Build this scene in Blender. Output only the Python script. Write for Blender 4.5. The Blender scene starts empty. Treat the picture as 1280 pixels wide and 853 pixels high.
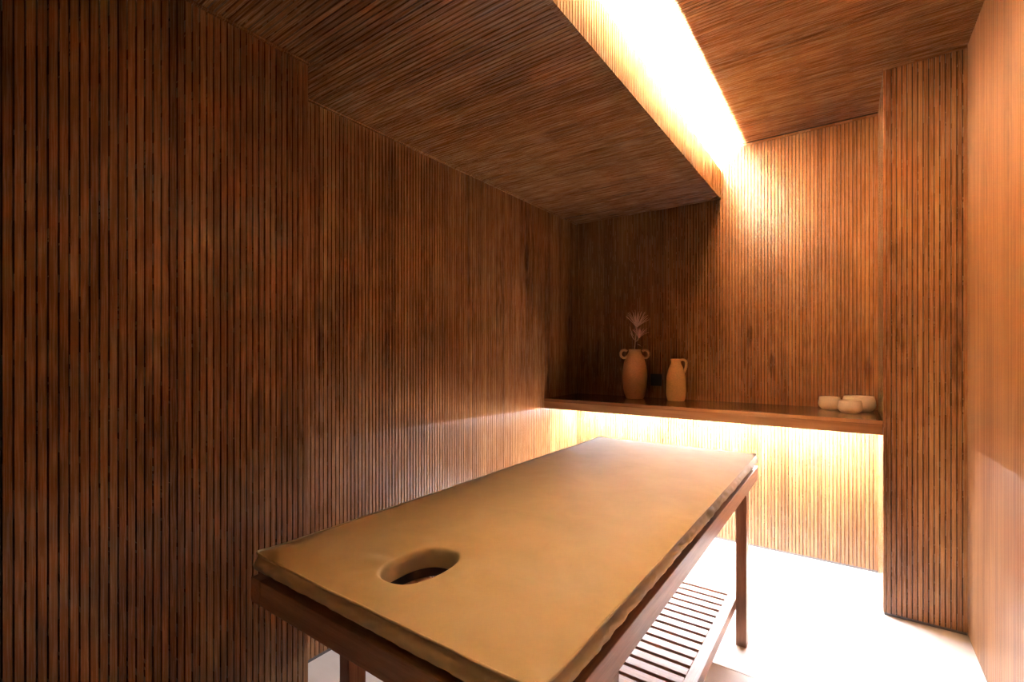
import bpy, bmesh, math, random
from mathutils import Vector, noise

random.seed(7)
scene = bpy.context.scene
C = scene.collection

# ------------------------------------------------------------------ camera
F_PX, HORIZON, CAM_H = 594.0, 440.0, 1.30          # focal length and horizon in the 1280x853 frame
YAW = math.atan((1063 - 640) / F_PX)               # camera looks this far to the left of +Y
cam_data = bpy.data.cameras.new('camera')
cam_data.sensor_width = 36.0
cam_data.lens = 36.0 * F_PX / 1280.0
cam_data.shift_y = (HORIZON - 426.5) / 1280.0
cam_data.clip_start = 0.02
cam = bpy.data.objects.new('camera', cam_data)
cam.location = (0, 0, CAM_H)
cam.rotation_euler = (math.pi / 2, 0, YAW)
C.objects.link(cam)
scene.camera = cam

# ------------------------------------------------------------------ world, lamps' strength, exposure
world = bpy.data.worlds.new('world')
scene.world = world
world.use_nodes = True
world.node_tree.nodes['Background'].inputs[0].default_value = (0.9, 0.95, 1.0, 1)
world.node_tree.nodes['Background'].inputs[1].default_value = 0.0     # a closed room

COVE_COLOR, COVE_POWER = (0.95, 1.0, 0.90), 1450.0
SHELF_COLOR, SHELF_POWER = (0.97, 0.97, 1.05), 150.0
vs = scene.view_settings
vs.view_transform = 'Standard'
vs.look = 'None'
vs.gamma = 1.0
vs.use_curve_mapping = False
vs.exposure = 3.0

# ------------------------------------------------------------------ measures of the room (metres)
XL, XR, YB, YF = -1.84, 0.435, 3.515, -1.8
ZC, ZB = 2.70, 2.35            # ceiling, underside of the bulkhead
XBULK, ZLIP = -0.725, 2.549    # bulkhead's edge and the top of its lip
XBLK, YBLK = -1.61, 0.98       # protruding block on the left
XCOL, YCOL = 0.132, 2.977      # column on the right
PITCH, GROOVE, DEPTH = 0.0197, 0.0033, 0.009
ZBASE = 0.014                  # shadow gap under the panelling
SHELF_T, SHELF_Z, SHELF_Y = 0.072, 0.957, 2.992

# ------------------------------------------------------------------ materials
def new_mat(name):
    m = bpy.data.materials.new(name)
    m.use_nodes = True
    nt = m.node_tree
    return m, nt, nt.nodes['Principled BSDF']

def nd(nt, t, **kw):
    n = nt.nodes.new(t)
    for k, v in kw.items():
        setattr(n, k, v)
    return n

def math_n(nt, op, a, b=None, c=None):
    n = nt.nodes.new('ShaderNodeMath')
    n.operation = op
    for i, v in enumerate((a, b, c)):
        if v is None:
            continue
        if isinstance(v, (int, float)):
            n.inputs[i].default_value = v
        else:
            nt.links.new(v, n.inputs[i])
    return n.outputs[0]

def combine(nt, x, y, z):
    n = nt.nodes.new('ShaderNodeCombineXYZ')
    for i, v in enumerate((x, y, z)):
        if isinstance(v, (int, float)):
            n.inputs[i].default_value = v
        else:
            nt.links.new(v, n.inputs[i])
    return n.outputs[0]

def noise_n(nt, vec, scale=1.0, detail=3.0, rough=0.5, dist=0.0):
    n = nt.nodes.new('ShaderNodeTexNoise')
    n.inputs['Scale'].default_value = scale
    n.inputs['Detail'].default_value = detail
    n.inputs['Roughness'].default_value = rough
    n.inputs['Distortion'].default_value = dist
    nt.links.new(vec, n.inputs['Vector'])
    return n.outputs['Fac']

def ramp(nt, fac, stops):
    n = nt.nodes.new('ShaderNodeValToRGB')
    el = n.color_ramp.elements
    while len(el) < len(stops):
        el.new(0.5)
    for e, (p, c) in zip(el, stops):
        e.position = p
        e.color = (c[0], c[1], c[2], 1)
    nt.links.new(fac, n.inputs[0])
    return n.outputs[0]

def mix(nt, fac, a, b, mode='MIX'):
    n = nt.nodes.new('ShaderNodeMix')
    n.data_type = 'RGBA'
    n.blend_type = mode
    ins = {0: fac, 6: a, 7: b}
    for i, v in ins.items():
        if isinstance(v, (int, float)):
            n.inputs[i].default_value = v
        elif isinstance(v, tuple):
            n.inputs[i].default_value = (v[0], v[1], v[2], 1)
        else:
            nt.links.new(v, n.inputs[i])
    return n.outputs[2]

def veneer(name, u_axis, v_axis, seed, light=(0.34, 0.186, 0.076), mid=(0.195, 0.086, 0.031),
           dark=(0.070, 0.025, 0.010), panel=0.30, knot_v=1.25, spread=0.25, knots=1.0, slats=True, rough=0.27, blotch=1.0, contrast=1.0, u0=0.0):
    """Walnut veneer: book-matched leaves with cathedral figure and knots, streaky grain along v."""
    m, nt, b = new_mat(name)
    L = nt.links
    geo = nd(nt, 'ShaderNodeNewGeometry')
    sep = nd(nt, 'ShaderNodeSeparateXYZ')
    L.new(geo.outputs['Position'], sep.inputs[0])
    u = sep.outputs['XYZ'.index(u_axis)]
    v = sep.outputs['XYZ'.index(v_axis)]
    # warp the sheet a little so that nothing is ruled
    warp = noise_n(nt, combine(nt, math_n(nt, 'MULTIPLY', u, 5.0), math_n(nt, 'MULTIPLY', v, 1.3), seed), 1.0, 3.0)
    uw = math_n(nt, 'MULTIPLY_ADD', warp, 0.11, u)
    # mirrored leaves
    pp = math_n(nt, 'PINGPONG', math_n(nt, 'ADD', uw, 10.0 + seed * 0.37), panel)
    pc = math_n(nt, 'SUBTRACT', pp, panel * 0.55)
    leaf = math_n(nt, 'FLOOR', math_n(nt, 'DIVIDE', math_n(nt, 'ADD', uw, 10.0 + seed * 0.37), panel))
    wn = nd(nt, 'ShaderNodeTexWhiteNoise', noise_dimensions='2D')
    L.new(combine(nt, leaf, seed, 0), wn.inputs['Vector'])
    kv = math_n(nt, 'MULTIPLY_ADD', wn.outputs['Value'], spread, knot_v - spread / 2)
    # elongated rings round a knot
    dv = math_n(nt, 'SUBTRACT', v, kv)
    a = math_n(nt, 'POWER', math_n(nt, 'DIVIDE', pc, 0.055), 2.0)
    c = math_n(nt, 'POWER', math_n(nt, 'DIVIDE', dv, 0.20), 2.0)
    r = math_n(nt, 'SQRT', math_n(nt, 'ADD', a, c))
    jit = noise_n(nt, combine(nt, math_n(nt, 'MULTIPLY', u, 14.0), math_n(nt, 'MULTIPLY', v, 3.5), seed + 3), 1.0, 3.0)
    ph = math_n(nt, 'MULTIPLY_ADD', jit, 9.0, math_n(nt, 'MULTIPLY', r, 10.0))
    rings = math_n(nt, 'MULTIPLY_ADD', math_n(nt, 'SINE', ph), 0.5, 0.5)
    near = math_n(nt, 'POWER', 2.718, math_n(nt, 'MULTIPLY', r, -0.55))
    knot = math_n(nt, 'POWER', 2.718, math_n(nt, 'MULTIPLY', math_n(nt, 'POWER', r, 2.0), -9.0))
    w3 = nd(nt, 'ShaderNodeTexWhiteNoise', noise_dimensions='2D')
    L.new(combine(nt, leaf, seed + 17, 0), w3.inputs['Vector'])
    amp = math_n(nt, 'MULTIPLY', math_n(nt, 'POWER', w3.outputs['Value'], 1.5), knots)
    knot = math_n(nt, 'MULTIPLY', knot, amp)
    # streaks along the grain and broad patches
    streak = noise_n(nt, combine(nt, math_n(nt, 'MULTIPLY', u, 260.0), math_n(nt, 'MULTIPLY', v, 5.0), seed), 1.0, 4.0, 0.6)
    band = noise_n(nt, combine(nt, math_n(nt, 'MULTIPLY', u, 34.0), math_n(nt, 'MULTIPLY', v, 0.9), seed + 9), 1.0, 1.5, 0.5)
    patch = noise_n(nt, combine(nt, math_n(nt, 'MULTIPLY', uw, 7.0), math_n(nt, 'MULTIPLY', v, 1.0), seed + 5), 1.0, 3.0, 0.55, 0.6)
    t = math_n(nt, 'MULTIPLY', streak, 0.10)
    t = math_n(nt, 'MULTIPLY_ADD', band, 0.30, t)
    t = math_n(nt, 'MULTIPLY_ADD', patch, 0.75 * blotch, t)
    t = math_n(nt, 'MULTIPLY_ADD', math_n(nt, 'MULTIPLY', rings, near), -0.15, t)
    t = math_n(nt, 'MULTIPLY_ADD', knot, -0.30, t)
    if slats:      # every strip is cut a little differently
        si = math_n(nt, 'FLOOR', math_n(nt, 'DIVIDE', math_n(nt, 'SUBTRACT', u, u0), PITCH))
        w2 = nd(nt, 'ShaderNodeTexWhiteNoise', noise_dimensions='2D')
        L.new(combine(nt, si, seed + 1, 0), w2.inputs['Vector'])
        t = math_n(nt, 'MULTIPLY_ADD', w2.outputs['Value'], 0.17, t)
        off = 0.085
    else:
        off = 0.0
    base = 0.175 + 0.375 * (blotch - 1) + off
    tt = math_n(nt, 'MULTIPLY_ADD', math_n(nt, 'SUBTRACT', t, base + 0.36), contrast, 0.36)
    col = ramp(nt, tt, [(0.08, dark), (0.36, mid), (0.72, light)])
    L.new(col, b.inputs['Base Color'])
    L.new(math_n(nt, 'MULTIPLY_ADD', streak, 0.16, rough - 0.08), b.inputs['Roughness'])
    b.inputs['Specular IOR Level'].default_value = 0.5
    bump = nd(nt, 'ShaderNodeBump')
    bump.inputs['Strength'].default_value = 0.10
    bump.inputs['Distance'].default_value = 0.001
    L.new(streak, bump.inputs['Height'])
    L.new(bump.outputs[0], b.inputs['Normal'])
    return m

W_LEFT = veneer('veneer_left', 'Y', 'Z', 1.0, knot_v=1.5, panel=0.31, spread=1.2, knots=0.8, u0=YB - 143 * PITCH)
W_BLOCK = veneer('veneer_block', 'Y', 'Z', 2.0, knot_v=1.35, panel=0.26, spread=0.5, knots=0.9, u0=YBLK - 0.020)
W_BACK = veneer('veneer_back', 'X', 'Z', 3.0, knot_v=1.28, panel=0.155, contrast=0.8, knots=1.2, u0=XL)
W_COL = veneer('veneer_column', 'X', 'Z', 4.0, knot_v=1.32, panel=0.16, u0=XCOL + 0.012)
W_RIGHT = veneer('veneer_right', 'Y', 'Z', 5.0, knot_v=1.9, panel=0.35, rough=0.38, contrast=0.9, u0=YF)
W_CEIL = veneer('veneer_ceiling', 'Y', 'X', 6.0, knot_v=-0.2, panel=0.33, contrast=0.7, knots=0.5, u0=YF)
W_BULK = veneer('veneer_bulkhead', 'Y', 'X', 7.0, knot_v=-1.2, panel=0.36, contrast=0.7, knots=0.5, u0=YF)
W_LIP = veneer('veneer_lip', 'Y', 'Z', 8.0, knot_v=1.0, panel=0.36, u0=YF)
W_SHELF = veneer('veneer_shelf', 'Z', 'X', 9.0, knot_v=-3.0, panel=0.2, slats=False, rough=0.22)
W_TOP = veneer('veneer_shelf_top', 'Y', 'X', 10.0, knot_v=-3.0, panel=0.3, slats=False, rough=0.20)

W_SIDE = veneer('veneer_column_side', 'Y', 'Z', 11.0, knot_v=-3.0, panel=0.3, slats=False)

def solid_wood(name, v_axis, seed, light=(0.45, 0.240, 0.140), dark=(0.25, 0.110, 0.058), rough=0.38):
    m, nt, b = new_mat(name)
    tc = nd(nt, 'ShaderNodeNewGeometry')
    mp = nd(nt, 'ShaderNodeMapping')
    s = [38.0, 38.0, 38.0]
    s['XYZ'.index(v_axis)] = 2.2
    mp.inputs['Scale'].default_value = s
    mp.inputs['Location'].default_value = (seed, seed * 2, seed * 3)
    nt.links.new(tc.outputs['Position'], mp.inputs['Vector'])
    f = noise_n(nt, mp.outputs[0], 1.0, 4.0, 0.6, 0.4)
    mp2 = nd(nt, 'ShaderNodeMapping')
    mp2.inputs['Scale'].default_value = [q * 6 for q in s]
    nt.links.new(tc.outputs['Position'], mp2.inputs['Vector'])
    g = noise_n(nt, mp2.outputs[0], 1.0, 2.0, 0.6)
    t = math_n(nt, 'MULTIPLY_ADD', g, 0.45, math_n(nt, 'MULTIPLY', f, 0.75))
    nt.links.new(ramp(nt, t, [(0.40, dark), (0.80, light)]), b.inputs['Base Color'])
    b.inputs['Roughness'].default_value = rough
    bump = nd(nt, 'ShaderNodeBump')
    bump.inputs['Strength'].default_value = 0.12
    bump.inputs['Distance'].default_value = 0.001
    nt.links.new(g, bump.inputs['Height'])
    nt.links.new(bump.outputs[0], b.inputs['Normal'])
    return m

T_X = solid_wood('table_wood_x', 'X', 1.0)
T_Y = solid_wood('table_wood_y', 'Y', 2.0)
T_Z = solid_wood('table_wood_z', 'Z', 3.0)

def plain(name, color, rough=0.5, metal=0.0, var=0.0, scale=30.0, bump_s=0.0):
    m, nt, b = new_mat(name)
    geo = nd(nt, 'ShaderNodeNewGeometry')
    n = noise_n(nt, geo.outputs['Position'], scale, 4.0, 0.6)
    lo = tuple(x * (1 - var) for x in color)
    hi = tuple(min(1.0, x * (1 + var)) for x in color)
    nt.links.new(ramp(nt, n, [(0.3, lo), (0.7, hi)]), b.inputs['Base Color'])
    b.inputs['Roughness'].default_value = rough
    b.inputs['Metallic'].default_value = metal
    if bump_s:
        bump = nd(nt, 'ShaderNodeBump')
        bump.inputs['Strength'].default_value = bump_s
        bump.inputs['Distance'].default_value = 0.001
        nt.links.new(n, bump.inputs['Height'])
        nt.links.new(bump.outputs[0], b.inputs['Normal'])
    return m

M_GROOVE = plain('groove_core', (0.030, 0.012, 0.006), 0.8, var=0.1)
M_BASE = plain('base_profile', (0.10, 0.10, 0.105), 0.45, metal=0.6, var=0.05)
M_DARK = plain('deck_board', (0.045, 0.022, 0.014), 0.6, var=0.15)
M_ALU = plain('aluminium_profile', (0.6, 0.6, 0.6), 0.4, metal=1.0, var=0.03)
M_BLACK = plain('black_plastic', (0.014, 0.007, 0.005), 0.5, var=0.05)
M_CLAY = plain('terracotta_clay', (0.64, 0.370, 0.195), 0.85, var=0.14, scale=120.0, bump_s=0.5)
M_CLAY2 = plain('ochre_clay', (0.64, 0.400, 0.175), 0.85, var=0.14, scale=120.0, bump_s=0.5)
M_CUP = plain('cream_stoneware', (0.78, 0.73, 0.60), 0.6, var=0.06, scale=180.0, bump_s=0.2)
M_STEM = plain('dry_stem', (0.46, 0.31, 0.20), 0.8, var=0.2, scale=80.0)
M_PETAL = plain('dry_petal', (0.66, 0.44, 0.34), 0.75, var=0.25, scale=90.0)
M_PETAL2 = plain('dry_petal_rose', (0.62, 0.33, 0.27), 0.75, var=0.2, scale=90.0)

def floor_mat():
    m, nt, b = new_mat('pale_stone')
    geo = nd(nt, 'ShaderNodeNewGeometry')
    mp = nd(nt, 'ShaderNodeMapping')
    mp.inputs['Scale'].default_value = (1.1, 5.0, 1.0)
    mp.inputs['Rotation'].default_value = (0, 0, 0.12)
    nt.links.new(geo.outputs['Position'], mp.inputs['Vector'])
    f = noise_n(nt, mp.outputs[0], 1.6, 6.0, 0.6, 0.8)
    g = noise_n(nt, geo.outputs['Position'], 9.0, 4.0, 0.6)
    t = math_n(nt, 'MULTIPLY_ADD', g, 0.3, math_n(nt, 'MULTIPLY', f, 0.7))
    nt.links.new(ramp(nt, t, [(0.30, (0.68, 0.635, 0.57)), (0.62, (0.80, 0.765, 0.71))]), b.inputs['Base Color'])
    b.inputs['Roughness'].default_value = 0.42
    b.inputs['Specular IOR Level'].default_value = 0.4
    return m
M_FLOOR = floor_mat()
M_JOINT = plain('tile_joint', (0.34, 0.31, 0.27), 0.8, var=0.05)

def leather():
    m, nt, b = new_mat('camel_leatherette')
    geo = nd(nt, 'ShaderNodeNewGeometry')
    f = noise_n(nt, geo.outputs['Position'], 7.0, 5.0, 0.6, 0.5)
    nt.links.new(ramp(nt, f, [(0.30, (0.54, 0.455, 0.265)), (0.70, (0.61, 0.525, 0.320))]), b.inputs['Base Color'])
    b.inputs['Roughness'].default_value = 0.62
    b.inputs['Specular IOR Level'].default_value = 0.3
    v = nd(nt, 'ShaderNodeTexVoronoi')
    v.inputs['Scale'].default_value = 700.0
    nt.links.new(geo.outputs['Position'], v.inputs['Vector'])
    soft = noise_n(nt, geo.outputs['Position'], 14.0, 4.0, 0.6)
    h = math_n(nt, 'MULTIPLY_ADD', soft, 6.0, v.outputs['Distance'])
    bump = nd(nt, 'ShaderNodeBump')
    bump.inputs['Strength'].default_value = 0.10
    bump.inputs['Distance'].default_value = 0.002
    nt.links.new(h, bump.inputs['Height'])
    nt.links.new(bump.outputs[0], b.inputs['Normal'])
    return m
M_LEATHER = leather()

def emitter(name, color, power):
    m = bpy.data.materials.new(name)
    m.use_nodes = True
    nt = m.node_tree
    nt.nodes.clear()
    e = nd(nt, 'ShaderNodeEmission')
    e.inputs[0].default_value = (*color, 1)
    e.inputs[1].default_value = power
    o = nd(nt, 'ShaderNodeOutputMaterial')
    nt.links.new(e.outputs[0], o.inputs[0])
    return m
M_LED_COVE = emitter('led_cove', COVE_COLOR, COVE_POWER)
M_LED_SHELF = emitter('led_shelf', SHELF_COLOR, SHELF_POWER)

# ------------------------------------------------------------------ mesh helpers
def link(name, mesh, parent=None, loc=(0, 0, 0)):
    o = bpy.data.objects.new(name, mesh)
    C.objects.link(o)
    o.location = loc
    if parent is not None:
        o.parent = parent
    return o

def to_mesh(bm, name, mat, smooth=False):
    bmesh.ops.recalc_face_normals(bm, faces=bm.faces)
    me = bpy.data.meshes.new(name)
    bm.to_mesh(me)
    bm.free()
    me.materials.append(mat)
    if smooth:
        for p in me.polygons:
            p.use_smooth = True
    return me

def add_box(bm, x0, x1, y0, y1, z0, z1):
    r = bmesh.ops.create_cube(bm, size=1.0)
    for v in r['verts']:
        v.co = Vector(((x0 + x1) / 2 + v.co.x * (x1 - x0), (y0 + y1) / 2 + v.co.y * (y1 - y0), (z0 + z1) / 2 + v.co.z * (z1 - z0)))
    return r['verts']

def box(name, x0, x1, y0, y1, z0, z1, mat, parent=None, bevel=0.0, origin=None, seg=2):
    bm = bmesh.new()
    add_box(bm, x0, x1, y0, y1, z0, z1)
    if bevel:
        bmesh.ops.bevel(bm, geom=bm.edges[:], offset=bevel, segments=seg, affect='EDGES', profile=0.5)
    if origin:
        bmesh.ops.translate(bm, verts=bm.verts, vec=-Vector(origin))
    return link(name, to_mesh(bm, name, mat), parent, origin or (0, 0, 0))

def empty(name, loc):
    o = bpy.data.objects.new(name, None)
    o.empty_display_size = 0.1
    C.objects.link(o)
    o.location = loc
    return o

def tag(o, label, cat, group=None):
    o['label'] = label
    o['category'] = cat
    if group:
        o['group'] = group
    return o

def struct(o, label, cat):
    o['kind'] = 'structure'
    o['label'] = label
    o['category'] = cat
    return o

def loft(bm, loops, close_ends=(False, False)):
    """Quads between successive closed loops of equal length."""
    rows = [[bm.verts.new(p) for p in lp] for lp in loops]
    n = len(rows[0])
    for a, b in zip(rows, rows[1:]):
        for i in range(n):
            bm.faces.new((a[i], a[(i + 1) % n], b[(i + 1) % n], b[i]))
    if close_ends[0]:
        bm.faces.new(rows[0])
    if close_ends[1]:
        bm.faces.new(rows[-1])
    return rows

def tube(bm, pts, radii, n=10, closed=False):
    pts = [Vector(p) for p in pts]
    if isinstance(radii, (int, float)):
        radii = [radii] * len(pts)
    loops = []
    up = None
    m = len(pts)
    for i, p in enumerate(pts):
        if closed:
            d = pts[(i + 1) % m] - pts[i - 1]
        else:
            d = pts[min(i + 1, m - 1)] - pts[max(i - 1, 0)]
        d.normalize()
        if up is None:
            up = d.orthogonal().normalized()
        up = (up - d * up.dot(d)).normalized()
        side = d.cross(up)
        loops.append([p + (up * math.cos(2 * math.pi * k / n) + side * math.sin(2 * math.pi * k / n)) * radii[i] for k in range(n)])
    if closed:
        loops.append(loops[0])
    loft(bm, loops, (not closed, not closed))

def lathe(bm, profile, n=40):
    loops = [[(r * math.cos(2 * math.pi * k / n), r * math.sin(2 * math.pi * k / n), z) for k in range(n)] for r, z in profile]
    loft(bm, loops, (True, True))

def smooth_profile(pts, sub=5):
    """Catmull-Rom through (r, z) points."""
    out = []
    P = [pts[0]] + list(pts) + [pts[-1]]
    for i in range(1, len(P) - 2):
        for s in range(sub):
            t = s / sub
            o = []
            for k in range(2):
                p0, p1, p2, p3 = P[i - 1][k], P[i][k], P[i + 1][k], P[i + 2][k]
                o.append(0.5 * (2 * p1 + (p2 - p0) * t + (2 * p0 - 5 * p1 + 4 * p2 - p3) * t * t + (3 * p1 - p0 - 3 * p2 + p3) * t ** 3))
            out.append((max(o[0], 0.0005), o[1]))
    out.append(pts[-1])
    return out

# ------------------------------------------------------------------ slatted panelling
FWD = Vector((-math.sin(YAW), math.cos(YAW), 0))
RGT = Vector((math.cos(YAW), math.sin(YAW), 0))
def pix(p):
    d = p.dot(FWD)
    if d < 0.05:
        return None
    return Vector((640 + F_PX * p.dot(RGT) / d, HORIZON - F_PX * (p.z - CAM_H) / d))

def slat_geometry(bm, axis_u, axis_v, normal, u, v0, v1, surf, w):
    """One milled strip, its face on plane `surf`, chamfered towards the grooves."""
    A = {'X': Vector((1, 0, 0)), 'Y': Vector((0, 1, 0)), 'Z': Vector((0, 0, 1))}
    U, V, N = A[axis_u], A[axis_v], Vector(normal)
    base = Vector([abs(c) for c in normal]) * surf
    ch = 0.0007
    prof = [(-w / 2, -DEPTH), (-w / 2, -ch), (-w / 2 + ch, 0), (w / 2 - ch, 0), (w / 2, -ch), (w / 2, -DEPTH)]
    loops = []
    for v in (v0, v1):
        loops.append([bm.verts.new(base + U * (u + a) + V * v + N * d) for a, d in prof])
    a, b = loops
    for i in range(5):
        bm.faces.new((a[i], a[i + 1], b[i + 1], b[i]))
    bm.faces.new(a)
    bm.faces.new(b)

def panelling(parent, mat, axis_u, axis_v, normal, surf, u0, u1, v0, v1, first=0.0, min_px=4.0, plain_at=()):
    """Strips from u0 to u1; those that show as single strips are parts, the fine rest is one part."""
    A = {'X': Vector((1, 0, 0)), 'Y': Vector((0, 1, 0)), 'Z': Vector((0, 0, 1))}
    base = Vector([abs(c) for c in normal]) * surf
    bm = bmesh.new()
    slat_geometry(bm, axis_u, axis_v, normal, 0.0, v0, v1, surf, PITCH - GROOVE)
    me = to_mesh(bm, 'slat', mat)
    rest = bmesh.new()
    n_rest = 0
    u = u0 + first + PITCH / 2
    count = 0
    while u + PITCH / 2 <= u1 + 1e-6:
        best = 0.0
        for k in range(9):
            v = v0 + (v1 - v0) * k / 8
            a = pix(base + A[axis_u] * (u - PITCH / 2) + A[axis_v] * v)
            b = pix(base + A[axis_u] * (u + PITCH / 2) + A[axis_v] * v)
            if a is None or b is None:
                continue
            if -20 < a.x < 1300 and -20 < a.y < 873:
                # width across the strip on the picture
                c2 = pix(base + A[axis_u] * u + A[axis_v] * (v + 0.01))
                c1 = pix(base + A[axis_u] * u + A[axis_v] * v)
                if c2 is None or c1 is None:
                    continue
                d = (c2 - c1)
                if d.length < 1e-6:
                    continue
                d.normalize()
                e = b - a
                best = max(best, abs(e.x * d.y - e.y * d.x))
        if best >= min_px and count < 290:
            o = link('slat', me, parent, A[axis_u] * u)
            count += 1
        else:
            slat_geometry(rest, axis_u, axis_v, normal, u, v0, v1, surf, PITCH - GROOVE)
            n_rest += 1
        u += PITCH
    if n_rest:
        o = link('fine_slats', to_mesh(rest, 'fine_slats', mat), parent)
        o['kind'] = 'stuff'
    else:
        rest.free()
    return u - PITCH / 2      # end of the last strip

# ------------------------------------------------------------------ the room
# floor of large pale slabs with thin joints
floor = struct(box('floor', XL - 0.1, XR + 0.1, YF - 0.1, YB + 0.1, -0.08, -0.0015, M_JOINT), 'pale stone floor of large slabs', 'floor')
ys = [YF - 0.05, -1.50, -0.30, 0.90, 2.102, YB + 0.05]
xs = [XL - 0.05, -0.70, XR + 0.05]
for y0, y1 in zip(ys, ys[1:]):
    for x0, x1 in zip(xs, xs[1:]):
        box('floor_slab', x0 + 0.0008, x1 - 0.0008, y0 + 0.0008, y1 - 0.0008, -0.012, 0.0, M_FLOOR, floor, 0.0006, seg=1)

# left wall
wl = struct(box('wall_left', XL - 0.10, XL - DEPTH, YBLK - 0.3, YB + 0.1, ZBASE, ZB + 0.5, M_GROOVE), 'dark walnut slatted wall on the left behind the massage table', 'wall')
panelling(wl, W_LEFT, 'Y', 'Z', (1, 0, 0), XL, YB - 143 * PITCH, YB, ZBASE, ZB, min_px=3.0)
# block at the left
wk = struct(box('wall_left_block', XL - 0.10, XBLK - DEPTH, YF - 0.1, YBLK - 0.012, ZBASE, ZB, M_GROOVE), 'dark walnut slatted pier nearest the camera on the left', 'wall')
endb = YBLK - 0.020
n_b = int((endb - YF) / PITCH)
panelling(wk, W_BLOCK, 'Y', 'Z', (1, 0, 0), XBLK, endb - n_b * PITCH, endb, ZBASE, ZB)
box('edge_strip', XL, XBLK, YBLK - 0.0195, YBLK, ZBASE, ZB, W_BLOCK, wk, 0.001, seg=1)
# back wall
wb = struct(box('wall_back', XL - 0.1, XR + 0.1, YB + DEPTH, YB + 0.10, ZBASE, ZC + 0.1, M_GROOVE), 'walnut slatted end wall behind the shelf', 'wall')
e = panelling(wb, W_BACK, 'X', 'Z', (0, -1, 0), YB, XL, XCOL - 0.016, ZBASE, ZC - 0.014, min_px=3.0)
box('edge_strip', e + 0.001, XCOL, YB, YB + DEPTH, ZBASE, ZC - 0.014, W_BACK, wb)
box('top_strip', XBULK - 0.35, XCOL, YB - 0.001, YB + DEPTH, ZC - 0.013, ZC, W_CEIL, wb)
# right wall
wr = struct(box('wall_right', XR + DEPTH, XR + 0.10, YF - 0.1, YB + 0.1, ZBASE, ZC + 0.1, M_GROOVE), 'walnut panelled wall at the right edge', 'wall')
panelling(wr, W_RIGHT, 'Y', 'Z', (-1, 0, 0), XR, YF, YCOL, ZBASE, ZC)
# column
wc = struct(box('wall_column', XCOL, XR + 0.05, YCOL + DEPTH, YB + 0.05, ZBASE, ZC + 0.05, W_SIDE), 'walnut slatted column between the shelf and the right wall', 'column')
box('groove_board', XCOL + 0.012, XR, YCOL + DEPTH - 0.0006, YCOL + DEPTH + 0.001, ZBASE, ZC - 0.01, M_GROOVE, wc)
box('edge_strip', XCOL, XCOL + 0.0105, YCOL, YCOL + DEPTH, ZBASE, ZC, W_COL, wc, 0.0008, seg=1)
panelling(wc, W_COL, 'X', 'Z', (0, -1, 0), YCOL, XCOL + 0.012, XR + 0.02, ZBASE, ZC - 0.010, min_px=3.0)
box('top_strip', XCOL, XR, YCOL - 0.0008, YCOL + DEPTH, ZC - 0.009, ZC, W_CEIL, wc)
# wall behind the camera
wf = struct(box('wall_front', XL - 0.1, XR + 0.1, YF - 0.10, YF, ZBASE, ZC + 0.1, W_BACK), 'walnut panelled wall behind the camera', 'wall')
# ceiling and bulkhead
ce = struct(box('ceiling', XBULK - 0.40, XR + 0.1, YF - 0.1, YB + 0.1, ZC + DEPTH, ZC + 0.1, M_GROOVE), 'slatted walnut ceiling lit by the hidden cove light', 'ceiling')
panelling(ce, W_CEIL, 'Y', 'X', (0, 0, -1), ZC, YF, YB, XBULK - 0.40, XR, min_px=3.0)
bm = bmesh.new()
XCV = XBULK - 0.30
add_box(bm, XL - 0.1, XBULK - 0.022, YF - 0.1, YB + 0.05, ZB + DEPTH, ZLIP - 0.075)
add_box(bm, XL - 0.1, XCV, YF - 0.1, YB + 0.05, ZLIP - 0.076, ZC + 0.1)
cb = struct(link('ceiling_bulkhead', to_mesh(bm, 'ceiling_bulkhead', M_GROOVE)), 'lowered slatted walnut ceiling bulkhead over the massage table', 'ceiling')
panelling(cb, W_BULK, 'Y', 'X', (0, 0, -1), ZB, YF, YB, XL, XBULK - 0.003, min_px=3.0)
box('lip_board', XBULK - 0.022, XBULK - DEPTH, YF - 0.05, YB + 0.003, ZB + 0.001, ZLIP, W_LIP, cb)
panelling(cb, W_LIP, 'Y', 'Z', (1, 0, 0), XBULK, YF, YB, ZB, ZLIP, min_px=3.0)
# shadow-gap profiles at the foot of the walls
for i, (x0, x1, y0, y1) in enumerate([(XL - 0.09, XL - 0.003, YBLK, YB), (XL - 0.09, XBLK - 0.006, YF, YBLK - 0.004),
                                      (XL, XCOL + 0.005, YB + 0.003, YB + 0.09), (XCOL + 0.004, XR, YCOL + 0.004, YCOL + 0.06),
                                      (XR + 0.003, XR + 0.09, YF, YCOL)]):
    nm = ['baseboard_left', 'baseboard_block', 'baseboard_back', 'baseboard_column', 'baseboard_right'][i]
    struct(box(nm, x0, x1, y0, y1, 0.0, ZBASE, M_BASE), 'dark recessed base profile under the %s panelling' % ['left wall', 'left pier', 'end wall', 'column', 'right wall'][i], 'baseboard')
# thin cover strips where wall and ceiling meet
struct(box('trim_1', XL, XL + 0.012, YBLK, YB, ZB - 0.006, ZB, W_BULK), 'thin wooden cover strip along the top of the left wall', 'trim')
struct(box('trim_2', XBLK, XBLK + 0.010, YF, YBLK, ZB - 0.006, ZB, W_BULK), 'thin wooden cover strip along the top of the left pier', 'trim')

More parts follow.
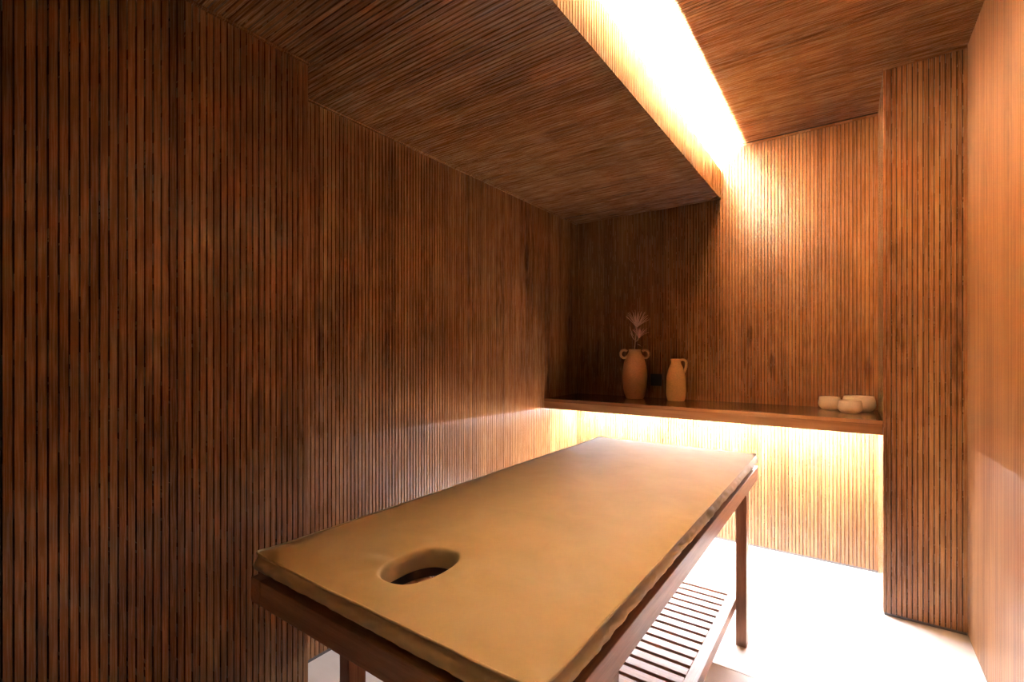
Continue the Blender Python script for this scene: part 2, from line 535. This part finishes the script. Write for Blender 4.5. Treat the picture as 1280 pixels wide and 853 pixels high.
# ------------------------------------------------------------------ hidden light strips
YS = 0.25      # the strip starts short of the camera
lc = empty('cove_light_strip', (XBULK - 0.075, 0, ZLIP - 0.0745))
tag(lc, 'long white light strip hidden in the ceiling cove above the bulkhead', 'light strip')
box('aluminium_channel', XBULK - 0.105, XBULK - 0.075, YS - 0.01, YB - 0.006, ZLIP - 0.0745, ZLIP - 0.069, M_ALU, lc).location = -lc.location
box('diffuser', XBULK - 0.103, XBULK - 0.077, YS, YB - 0.008, ZLIP - 0.0689, ZLIP - 0.066, M_LED_COVE, lc).location = -lc.location

# ------------------------------------------------------------------ wall shelf
sx0, sx1, sy0, sy1 = XL + 0.0005, XCOL - 0.0005, SHELF_Y, YB - 0.0005
sh = empty('wall_shelf', ((sx0 + sx1) / 2, sy1, SHELF_Z - SHELF_T))
tag(sh, 'thick walnut shelf spanning the end wall, carrying vases and bowls', 'shelf')
def rel(o, root):
    o.location = -root.location
    return o
rel(box('top_board', sx0, sx1, sy0 + 0.001, sy1, SHELF_Z - 0.020, SHELF_Z, W_TOP, sh, 0.001, seg=1), sh)
rel(box('front_board', sx0, sx1, sy0, sy0 + 0.022, SHELF_Z - SHELF_T, SHELF_Z - 0.0205, W_SHELF, sh, 0.001, seg=1), sh)
rel(box('bottom_board', sx0, sx1, sy0 + 0.0225, sy1 - 0.001, SHELF_Z - SHELF_T + 0.002, SHELF_Z - SHELF_T + 0.02, W_TOP, sh), sh)
ls = empty('shelf_light_strip', (-0.85, YB - 0.05, SHELF_Z - SHELF_T))
tag(ls, 'long white light strip hidden under the wall shelf', 'light strip')
rel(box('aluminium_channel', sx0 + 0.02, sx1 - 0.02, YB - 0.175, YB - 0.150, SHELF_Z - SHELF_T - 0.006, SHELF_Z - SHELF_T + 0.0018, M_ALU, ls), ls)
rel(box('diffuser', sx0 + 0.03, sx1 - 0.03, YB - 0.173, YB - 0.152, SHELF_Z - SHELF_T - 0.010, SHELF_Z - SHELF_T - 0.0061, M_LED_SHELF, ls), ls)

# ------------------------------------------------------------------ massage table
TX0, TX1, TY0, TY1 = -1.228, -0.370, 0.592, 2.612
TZ, RH, RW = 0.735, 0.062, 0.045
tb = empty('massage_table', ((TX0 + TX1) / 2, (TY0 + TY1) / 2, 0))
tag(tb, 'dark-stained wooden massage table frame with slatted lower shelf', 'table')
for x0, x1 in ((TX0, TX0 + RW), (TX1 - RW, TX1)):
    rel(box('side_rail', x0, x1, TY0, TY1, TZ - RH, TZ, T_Y, tb, 0.002), tb)
for y0, y1 in ((TY0, TY0 + RW), (TY1 - RW, TY1)):
    rel(box('end_rail', TX0 + RW + 0.0003, TX1 - RW - 0.0003, y0 + 0.0005, y1 - 0.0005, TZ - RH, TZ - 0.0004, T_X, tb, 0.002), tb)
LEGS = ((0.826, 0.884), (2.290, 2.355))
for y0, y1 in LEGS:
    for x0, x1 in ((TX0 + 0.0300, TX0 + 0.074), (TX1 - 0.044, TX1 - 0.0008)):
        rel(box('leg', x0, x1, y0, y1, 0.0, TZ - RH - 0.0003, T_Z, tb, 0.002), tb)
    rel(box('cross_rail', TX0 + RW, TX1 - RW, y0 + 0.01, y1 - 0.01, TZ - RH, TZ - 0.014, T_X, tb, 0.002), tb)
HOLE_C, HOLE_A, HOLE_B = Vector((-0.826, 0.788)), 0.070, 0.098

def hole_pt(t, grow=0.0):
    # rounded oval, a little squarer than an ellipse
    c, s = math.cos(t), math.sin(t)
    p = 2.0 / 2.5
    return Vector((HOLE_C.x + (HOLE_A + grow) * math.copysign(abs(c) ** p, c), HOLE_C.y + (HOLE_B + grow) * math.copysign(abs(s) ** p, s)))

def rect_pt(t, x0, x1, y0, y1, rad=0.0):
    """Point where the ray from the hole's centre at the hole's own angle meets the rectangle (corners rounded)."""
    d = hole_pt(t) - HOLE_C
    d.normalize()
    k = 1e9
    if d.x > 1e-9: k = min(k, (x1 - HOLE_C.x) / d.x)
    if d.x < -1e-9: k = min(k, (x0 - HOLE_C.x) / d.x)
    if d.y > 1e-9: k = min(k, (y1 - HOLE_C.y) / d.y)
    if d.y < -1e-9: k = min(k, (y0 - HOLE_C.y) / d.y)
    p = HOLE_C + d * k
    if rad:
        cx = min(max(p.x, x0 + rad), x1 - rad)
        cy = min(max(p.y, y0 + rad), y1 - rad)
        v = p - Vector((cx, cy))
        if abs(v.x) > 1e-9 and abs(v.y) > 1e-9 and v.length > rad:
            p = Vector((cx, cy)) + v.normalized() * rad
    return p

# angles spaced so that the outline of the cushion is evenly sampled, corners included
def ring_angles(n, x0, x1, y0, y1):
    per = [Vector((x1, y0)), Vector((x1, y1)), Vector((x0, y1)), Vector((x0, y0))]
    tot = 2 * (x1 - x0) + 2 * (y1 - y0)
    out = []
    for i in range(4):
        a, b = per[i], per[(i + 1) % 4]
        m = max(2, round(n * (b - a).length / tot))
        for k in range(m):
            out.append(a.lerp(b, k / m) - HOLE_C)
    res = []
    for d in out:
        # invert the squarish oval: same direction as d
        p = 2.5 / 2.0
        c = math.copysign((abs(d.x) / HOLE_A) ** p, d.x)
        s = math.copysign((abs(d.y) / HOLE_B) ** p, d.y)
        res.append(math.atan2(s, c))
    return res

bm = bmesh.new()
dx0, dx1, dy0, dy1 = TX0 + 0.050, TX1 - 0.050, TY0 + 0.050, TY1 - 0.050
ang = ring_angles(120, dx0, dx1, dy0, dy1)
DZ0, DZ1 = TZ - 0.012, 0.7465
loops = []
for z, kind in ((DZ0, 'h'), (DZ0, 'o'), (DZ1, 'o'), (DZ1, 'h'), (DZ0, 'h')):
    loops.append([Vector((*(hole_pt(t, 0.006) if kind == 'h' else rect_pt(t, dx0, dx1, dy0, dy1)), z)) for t in ang])
loft(bm, loops)
bmesh.ops.remove_doubles(bm, verts=bm.verts, dist=1e-5)
rel(link('deck_panel', to_mesh(bm, 'deck_panel', M_DARK), tb), tb)

# slatted lower shelf
SZ = 0.200
sf = empty('lower_shelf', (0, 0, 0))
sf.parent = tb
sf.location = -tb.location
lx0, lx1, ly0, ly1 = TX0 + 0.0745, TX1 - 0.0445, 0.80, 2.365
for x0, x1 in ((lx0, lx0 + 0.040), (lx1 - 0.040, lx1)):
    box('shelf_rail', x0, x1, ly0, ly1, SZ - 0.045, SZ, T_Y, sf, 0.002)
SP, SG = 0.0553, 0.0150
bm = bmesh.new()
add_box(bm, lx0 + 0.0402, lx1 - 0.0402, -(SP - SG) / 2, (SP - SG) / 2, SZ - 0.022, SZ - 0.001)
bmesh.ops.bevel(bm, geom=bm.edges[:], offset=0.0015, segments=1, affect='EDGES')
sl_me = to_mesh(bm, 'shelf_slat', T_X)
y = ly1 - (SP - SG) / 2
while y - (SP - SG) / 2 > ly0:
    link('shelf_slat', sl_me, sf, (0, y, 0))
    y -= SP
box('support_batten', lx0 + 0.36, lx0 + 0.40, ly0 + 0.01, ly1 - 0.01, SZ - 0.044, SZ - 0.0225, T_Y, sf, 0.001)

# ------------------------------------------------------------------ cushion with face hole
MX0, MX1, MY0, MY1 = -1.218, -0.378, 0.600, 2.604
MZT, MZB = 0.803, 0.7470
cu = empty('massage_cushion', ((MX0 + MX1) / 2, (MY0 + MY1) / 2, MZB))
tag(cu, 'camel leatherette massage cushion with an oval face hole, lying on the table', 'cushion')
ang = ring_angles(640, MX0, MX1, MY0, MY1)

def edge_dist(p):
    return min(p.x - MX0, MX1 - p.x, p.y - MY0, MY1 - p.y)

def wav(p, s, seed):
    return noise.noise(Vector((p[0] * s, p[1] * s, seed)))

def top_z(p):
    d = max(0.0, edge_dist(p))
    z = MZT - 0.010 * math.exp(-(d / 0.030) ** 1.3)            # falls towards the seam
    z += 0.0035 * (1 - math.exp(-d / 0.20)) - 0.002
    # puckers that run in from the seam
    w = math.exp(-d / 0.035)
    z += 0.0024 * w * wav((p.x, p.y), 26.0, 3.0) * (1 - math.exp(-d / 0.006))
    z += 0.0016 * wav((p.x, p.y), 5.0, 7.0)
    # dips and folds round the face hole
    v = p - HOLE_C
    e = math.sqrt((v.x / HOLE_A) ** 2 + (v.y / HOLE_B) ** 2)
    if e < 3.5:
        a = math.atan2(v.y, v.x)
        q = math.exp(-max(0.0, e - 1.0) / 0.55)
        z -= 0.004 * q
        z += 0.0048 * math.exp(-abs(e - 1.7) / 0.6) * noise.noise(Vector((math.cos(a) * 3.2, math.sin(a) * 3.2, 1.7)))
    # corners stand up slightly as little ears
    cx = min(p.x - MX0, MX1 - p.x)
    cy = min(p.y - MY0, MY1 - p.y)
    z += 0.006 * math.exp(-(cx + cy) / 0.035)
    return z

NR = 90
loops = []
# wall of the hole from the underside up, then rolled over its rim
for k, (gz, gr) in enumerate(((0.0, 0.003), (0.18, 0.001), (0.4, -0.0015), (0.6, -0.0025), (0.78, -0.002))):
    lp = []
    for t in ang:
        p = hole_pt(t, gr + 0.0022 * noise.noise(Vector((math.cos(t) * 2.6, math.sin(t) * 2.6, gz * 1.5))))
        lp.append(Vector((p.x, p.y, MZB + (MZT - MZB) * gz)))
    loops.append(lp)
for k, (g, drop) in enumerate(((0.0, 0.0045), (0.0015, 0.002), (0.004, 0.0006))):
    lp = []
    for t in ang:
        p = hole_pt(t, g)
        lp.append(Vector((p.x, p.y, top_z(p) - drop)))
    loops.append(lp)
for k in range(NR + 1):
    f = k / NR
    f = 0.5 * f + 0.5 * (0.5 - 0.5 * math.cos(math.pi * f)) if f < 1 else 1.0   # denser at hole and edge
    lp = []
    for t in ang:
        a, b = hole_pt(t, 0.007), rect_pt(t, MX0, MX1, MY0, MY1, 0.012)
        p = a.lerp(b, f)
        lp.append(Vector((p.x, p.y, top_z(p))))
    loops.append(lp)
bm = bmesh.new()
loft(bm, loops)
rel(link('cover', to_mesh(bm, 'cover', M_LEATHER, True), cu), cu)
rim = loops[-1]
# outward direction along the rim
nrm = []
N = len(rim)
for i in range(N):
    d = rim[(i + 1) % N] - rim[i - 1]
    nrm.append(Vector((d.y, -d.x, 0)).normalized())
side = []
for j in range(15):
    f = j / 14
    lp = []
    for i in range(N):
        p = rim[i]
        zz = (p.z - 0.002) * (1 - f) + (MZB + 0.003) * f
        bulge = 0.0050 * math.sin(math.pi * f) + 0.006 * f - 0.011 * max(0.0, f - 0.85) / 0.15
        s = i / N * 90.0
        wr_ = 0.0075 * noise.noise(Vector((p.x * 26 + f * 1.2, p.y * 26 - f * 1.2, 4.0))) + 0.0034 * noise.noise(Vector((p.x * 60, p.y * 60 + f * 2, 8.0)))
        wr_ *= math.sin(math.pi * f) ** 1.1
        zz -= 0.004 * f * noise.noise(Vector((p.x * 4, p.y * 4, 2.0)))
        q = p + nrm[i] * (bulge + wr_ - 0.001)
        lp.append(Vector((q.x, q.y, zz)))
    side.append(lp)
# turned under
inset = []
for i in range(N):
    q = side[-1][i] - nrm[i] * 0.03
    inset.append(Vector((q.x, q.y, MZB + 0.0005)))
side.append(inset)
bm = bmesh.new()
loft(bm, side)
rel(link('side_panel', to_mesh(bm, 'side_panel', M_LEATHER, True), cu), cu)
# underside and piping
bm = bmesh.new()
loft(bm, [inset, [Vector((*hole_pt(t, 0.003), MZB + 0.0004)) for t in ang]])
rel(link('underside', to_mesh(bm, 'underside', M_LEATHER, True), cu), cu)
bm = bmesh.new()
tube(bm, [rim[i] + nrm[i] * 0.0006 + Vector((0, 0, 0.0002)) for i in range(N)], 0.0032, 8, closed=True)
rel(link('piping', to_mesh(bm, 'piping', M_LEATHER, True), cu), cu)

# ------------------------------------------------------------------ vases
def ring_handle(bm, pts, r):
    tube(bm, pts, r, 10)

vx, vy = -1.298, 3.385
va = empty('vase', (vx, vy, SHELF_Z))
tag(va, 'tall terracotta vase with two small ring handles, holding a dried flower', 'vase')
prof = smooth_profile([(0.052, 0.0), (0.064, 0.006), (0.080, 0.06), (0.0885, 0.14), (0.088, 0.19), (0.078, 0.26), (0.060, 0.31), (0.046, 0.337), (0.043, 0.350), (0.045, 0.361)])
inner = [(0.040, 0.362), (0.037, 0.345), (0.045, 0.31), (0.06, 0.25), (0.05, 0.02)]
bm = bmesh.new()
lathe(bm, [(0.001, 0.0)] + prof + inner + [(0.001, 0.02)])
for v in bm.verts:      # hand-thrown, slightly uneven
    k = 1 + 0.018 * noise.noise(Vector((v.co.x * 9, v.co.y * 9, v.co.z * 9)))
    v.co.x *= k; v.co.y *= k
link('body', to_mesh(bm, 'body', M_CLAY, True), va)
cr, sr = math.cos(YAW), math.sin(YAW)
for s in (-1, 1):
    pts = []
    for k in range(21):
        a = math.radians(135 - 280 * k / 20) if s > 0 else 0
        a = math.radians(138 - 286 * k / 20)
        px, pz = 0.078 + 0.027 * math.cos(a), 0.327 + 0.029 * math.sin(a)
        pts.append((s * px * cr, s * px * sr, pz))
    bm = bmesh.new()
    tube(bm, pts, 0.0095, 10)
    link('handle', to_mesh(bm, 'handle', M_CLAY, True), va)

jx, jy = -0.998, 3.385
ju = empty('jug', (jx, jy, SHELF_Z))
tag(ju, 'small ochre clay jug with one looped handle beside the tall vase', 'jug')
prof = smooth_profile([(0.050, 0.0), (0.058, 0.006), (0.066, 0.05), (0.0645, 0.12), (0.061, 0.18), (0.050, 0.225), (0.036, 0.256), (0.033, 0.272), (0.036, 0.293)])
inner = [(0.031, 0.294), (0.028, 0.272), (0.040, 0.23), (0.05, 0.17), (0.045, 0.02)]
bm = bmesh.new()
lathe(bm, [(0.001, 0.0)] + prof + inner + [(0.001, 0.02)])
for v in bm.verts:
    k = 1 + 0.02 * noise.noise(Vector((v.co.x * 8 + 5, v.co.y * 8, v.co.z * 9)))
    v.co.x *= k; v.co.y *= k
link('body', to_mesh(bm, 'body', M_CLAY2, True), ju)
hp = smooth_profile([(0.030, 0.284), (0.052, 0.288), (0.068, 0.280), (0.0735, 0.262), (0.070, 0.232), (0.060, 0.205), (0.050, 0.192)], 4)
bm = bmesh.new()
tube(bm, [(r * cr, r * sr, z) for r, z in hp], 0.0088, 10)
link('handle', to_mesh(bm, 'handle', M_CLAY2, True), ju)

# dried flower
fl = empty('dried_flower', (vx + 0.004, vy, SHELF_Z + 0.03))
tag(fl, 'dried flower stem with two spiky heads standing in the tall vase', 'flower')
def cam_xz(a, b, z):      # a to the right as seen from the room, b towards the wall
    return Vector((a * cr - b * sr, a * sr + b * cr, z))
bm = bmesh.new()
tube(bm, [cam_xz(0.0, 0, 0.0), cam_xz(-0.006, 0, 0.20), cam_xz(-0.006, 0, 0.33), cam_xz(0.004, 0, 0.42), cam_xz(0.012, 0.0, 0.50)], [0.0055, 0.005, 0.005, 0.0045, 0.004], 8)
link('stem', to_mesh(bm, 'stem', M_STEM, True), fl)
def petal_mesh(L, w, curl, mat):
    bm = bmesh.new()
    rows = []
    for k in range(6):
        f = k / 5
        ww = w * (math.sin(math.pi * (0.12 + 0.80 * f)) ** 0.8) * (1 - 0.35 * f)
        x = curl * f * f
        rows.append([bm.verts.new((x + 0.0012, -ww, L * f)), bm.verts.new((x - ww * 0.5, 0, L * f)), bm.verts.new((x + 0.0012, ww, L * f)), bm.verts.new((x + 0.0022 + ww * 0.2, 0, L * f))])
    for a, b in zip(rows, rows[1:]):
        for i in range(4):
            bm.faces.new((a[i], a[(i + 1) % 4], b[(i + 1) % 4], b[i]))
    bm.faces.new(rows[0]); bm.faces.new(rows[-1])
    return to_mesh(bm, 'petal', mat, True)
def head(base, axis_tilt, L, n_rings, mat, core_r):
    bm = bmesh.new()
    lathe(bm, smooth_profile([(0.005, -0.012), (core_r, 0.004), (core_r * 1.15, 0.02), (core_r * 0.6, 0.045), (0.002, 0.055)], 3), 14)
    h = link('flower_head', to_mesh(bm, 'flower_head', mat, True), fl, base)
    h.rotation_euler = axis_tilt
    for ring, (n, tilt, l, z) in enumerate(n_rings):
        me = petal_mesh(L * l, 0.0031, 0.012, mat)
        for k in range(n):
            o = link('petal', me, h, (0, 0, z))
            az = 2 * math.pi * (k + 0.5 * ring) / n + random.uniform(-0.2, 0.2)
            o.rotation_euler = (0, math.radians(tilt + random.uniform(-7, 7)), az)
            r = core_r * 0.7
            o.location = (r * math.cos(az), r * math.sin(az), z)
            s = random.uniform(0.85, 1.12)
            o.scale = (1, 1, s)
head(cam_xz(0.012, 0, 0.505), (0, math.radians(6), 0), 0.098, [(10, 44, 0.92, 0.0), (9, 31, 1.0, 0.006), (7, 18, 1.05, 0.01), (4, 6, 1.0, 0.012)], M_PETAL, 0.017)
bm = bmesh.new()
tube(bm, [cam_xz(-0.002, -0.004, 0.385), cam_xz(0.012, -0.03, 0.40), cam_xz(0.018, -0.040, 0.425)], 0.0035, 8)
link('side_stem', to_mesh(bm, 'side_stem', M_STEM, True), fl)
head(cam_xz(0.018, -0.042, 0.425), (math.radians(8), math.radians(10), 0), 0.066, [(9, 38, 1.0, 0.0), (7, 20, 1.05, 0.004), (3, 6, 1.0, 0.006)], M_PETAL2, 0.012)
for a, b, z, ang_, l in ((-0.018, 0.0, 0.40, -35, 0.06), (-0.03, 0.01, 0.43, -28, 0.075), (0.03, -0.02, 0.37, 105, 0.03)):
    o = link('leaf', petal_mesh(l, 0.0045, 0.01, M_PETAL), fl, cam_xz(a * 0.4, b, z))
    o.rotation_euler = (0, math.radians(ang_), YAW)

# ------------------------------------------------------------------ bowls on the shelf
def bowl(x, y, r, h, label):
    prof = smooth_profile([(r * 0.52, 0.0), (r * 0.70, 0.002), (r * 0.93, h * 0.22), (r, h * 0.45), (r * 0.96, h * 0.75), (r * 0.90, h)], 5)
    inn = smooth_profile([(r * 0.86, h * 0.995), (r * 0.91, h * 0.72), (r * 0.93, h * 0.45), (r * 0.75, h * 0.16), (r * 0.30, h * 0.10)], 4)
    bm = bmesh.new()
    lathe(bm, [(0.001, 0.0)] + prof + inn + [(0.001, h * 0.10)], 48)
    o = link('bowl', to_mesh(bm, 'bowl', M_CUP, True), None, (x, y, SHELF_Z))
    return tag(o, label, 'bowl', 'cream stoneware bowls on the shelf')
bowl(-0.102, 3.425, 0.058, 0.073, 'small cream bowl standing apart, leftmost of the three')
bowl(-0.002, 3.275, 0.058, 0.070, 'small cream bowl in front of the wide one, middle of the three')
bowl(0.040, 3.405, 0.080, 0.086, 'wide cream bowl nearest the column, behind the small one')

# ------------------------------------------------------------------ dark socket plate behind the vases
so = empty('wall_socket', (-1.18, YB, 1.09))
tag(so, 'black wall socket plate in the shade between vase and jug', 'socket')
rel(box('plate', -1.222, -1.138, YB - 0.008, YB - 0.0002, 1.045, 1.135, M_BLACK, so, 0.003), so)
rel(box('insert', -1.205, -1.155, YB - 0.010, YB - 0.0082, 1.063, 1.117, M_BLACK, so, 0.0005, seg=1), so)
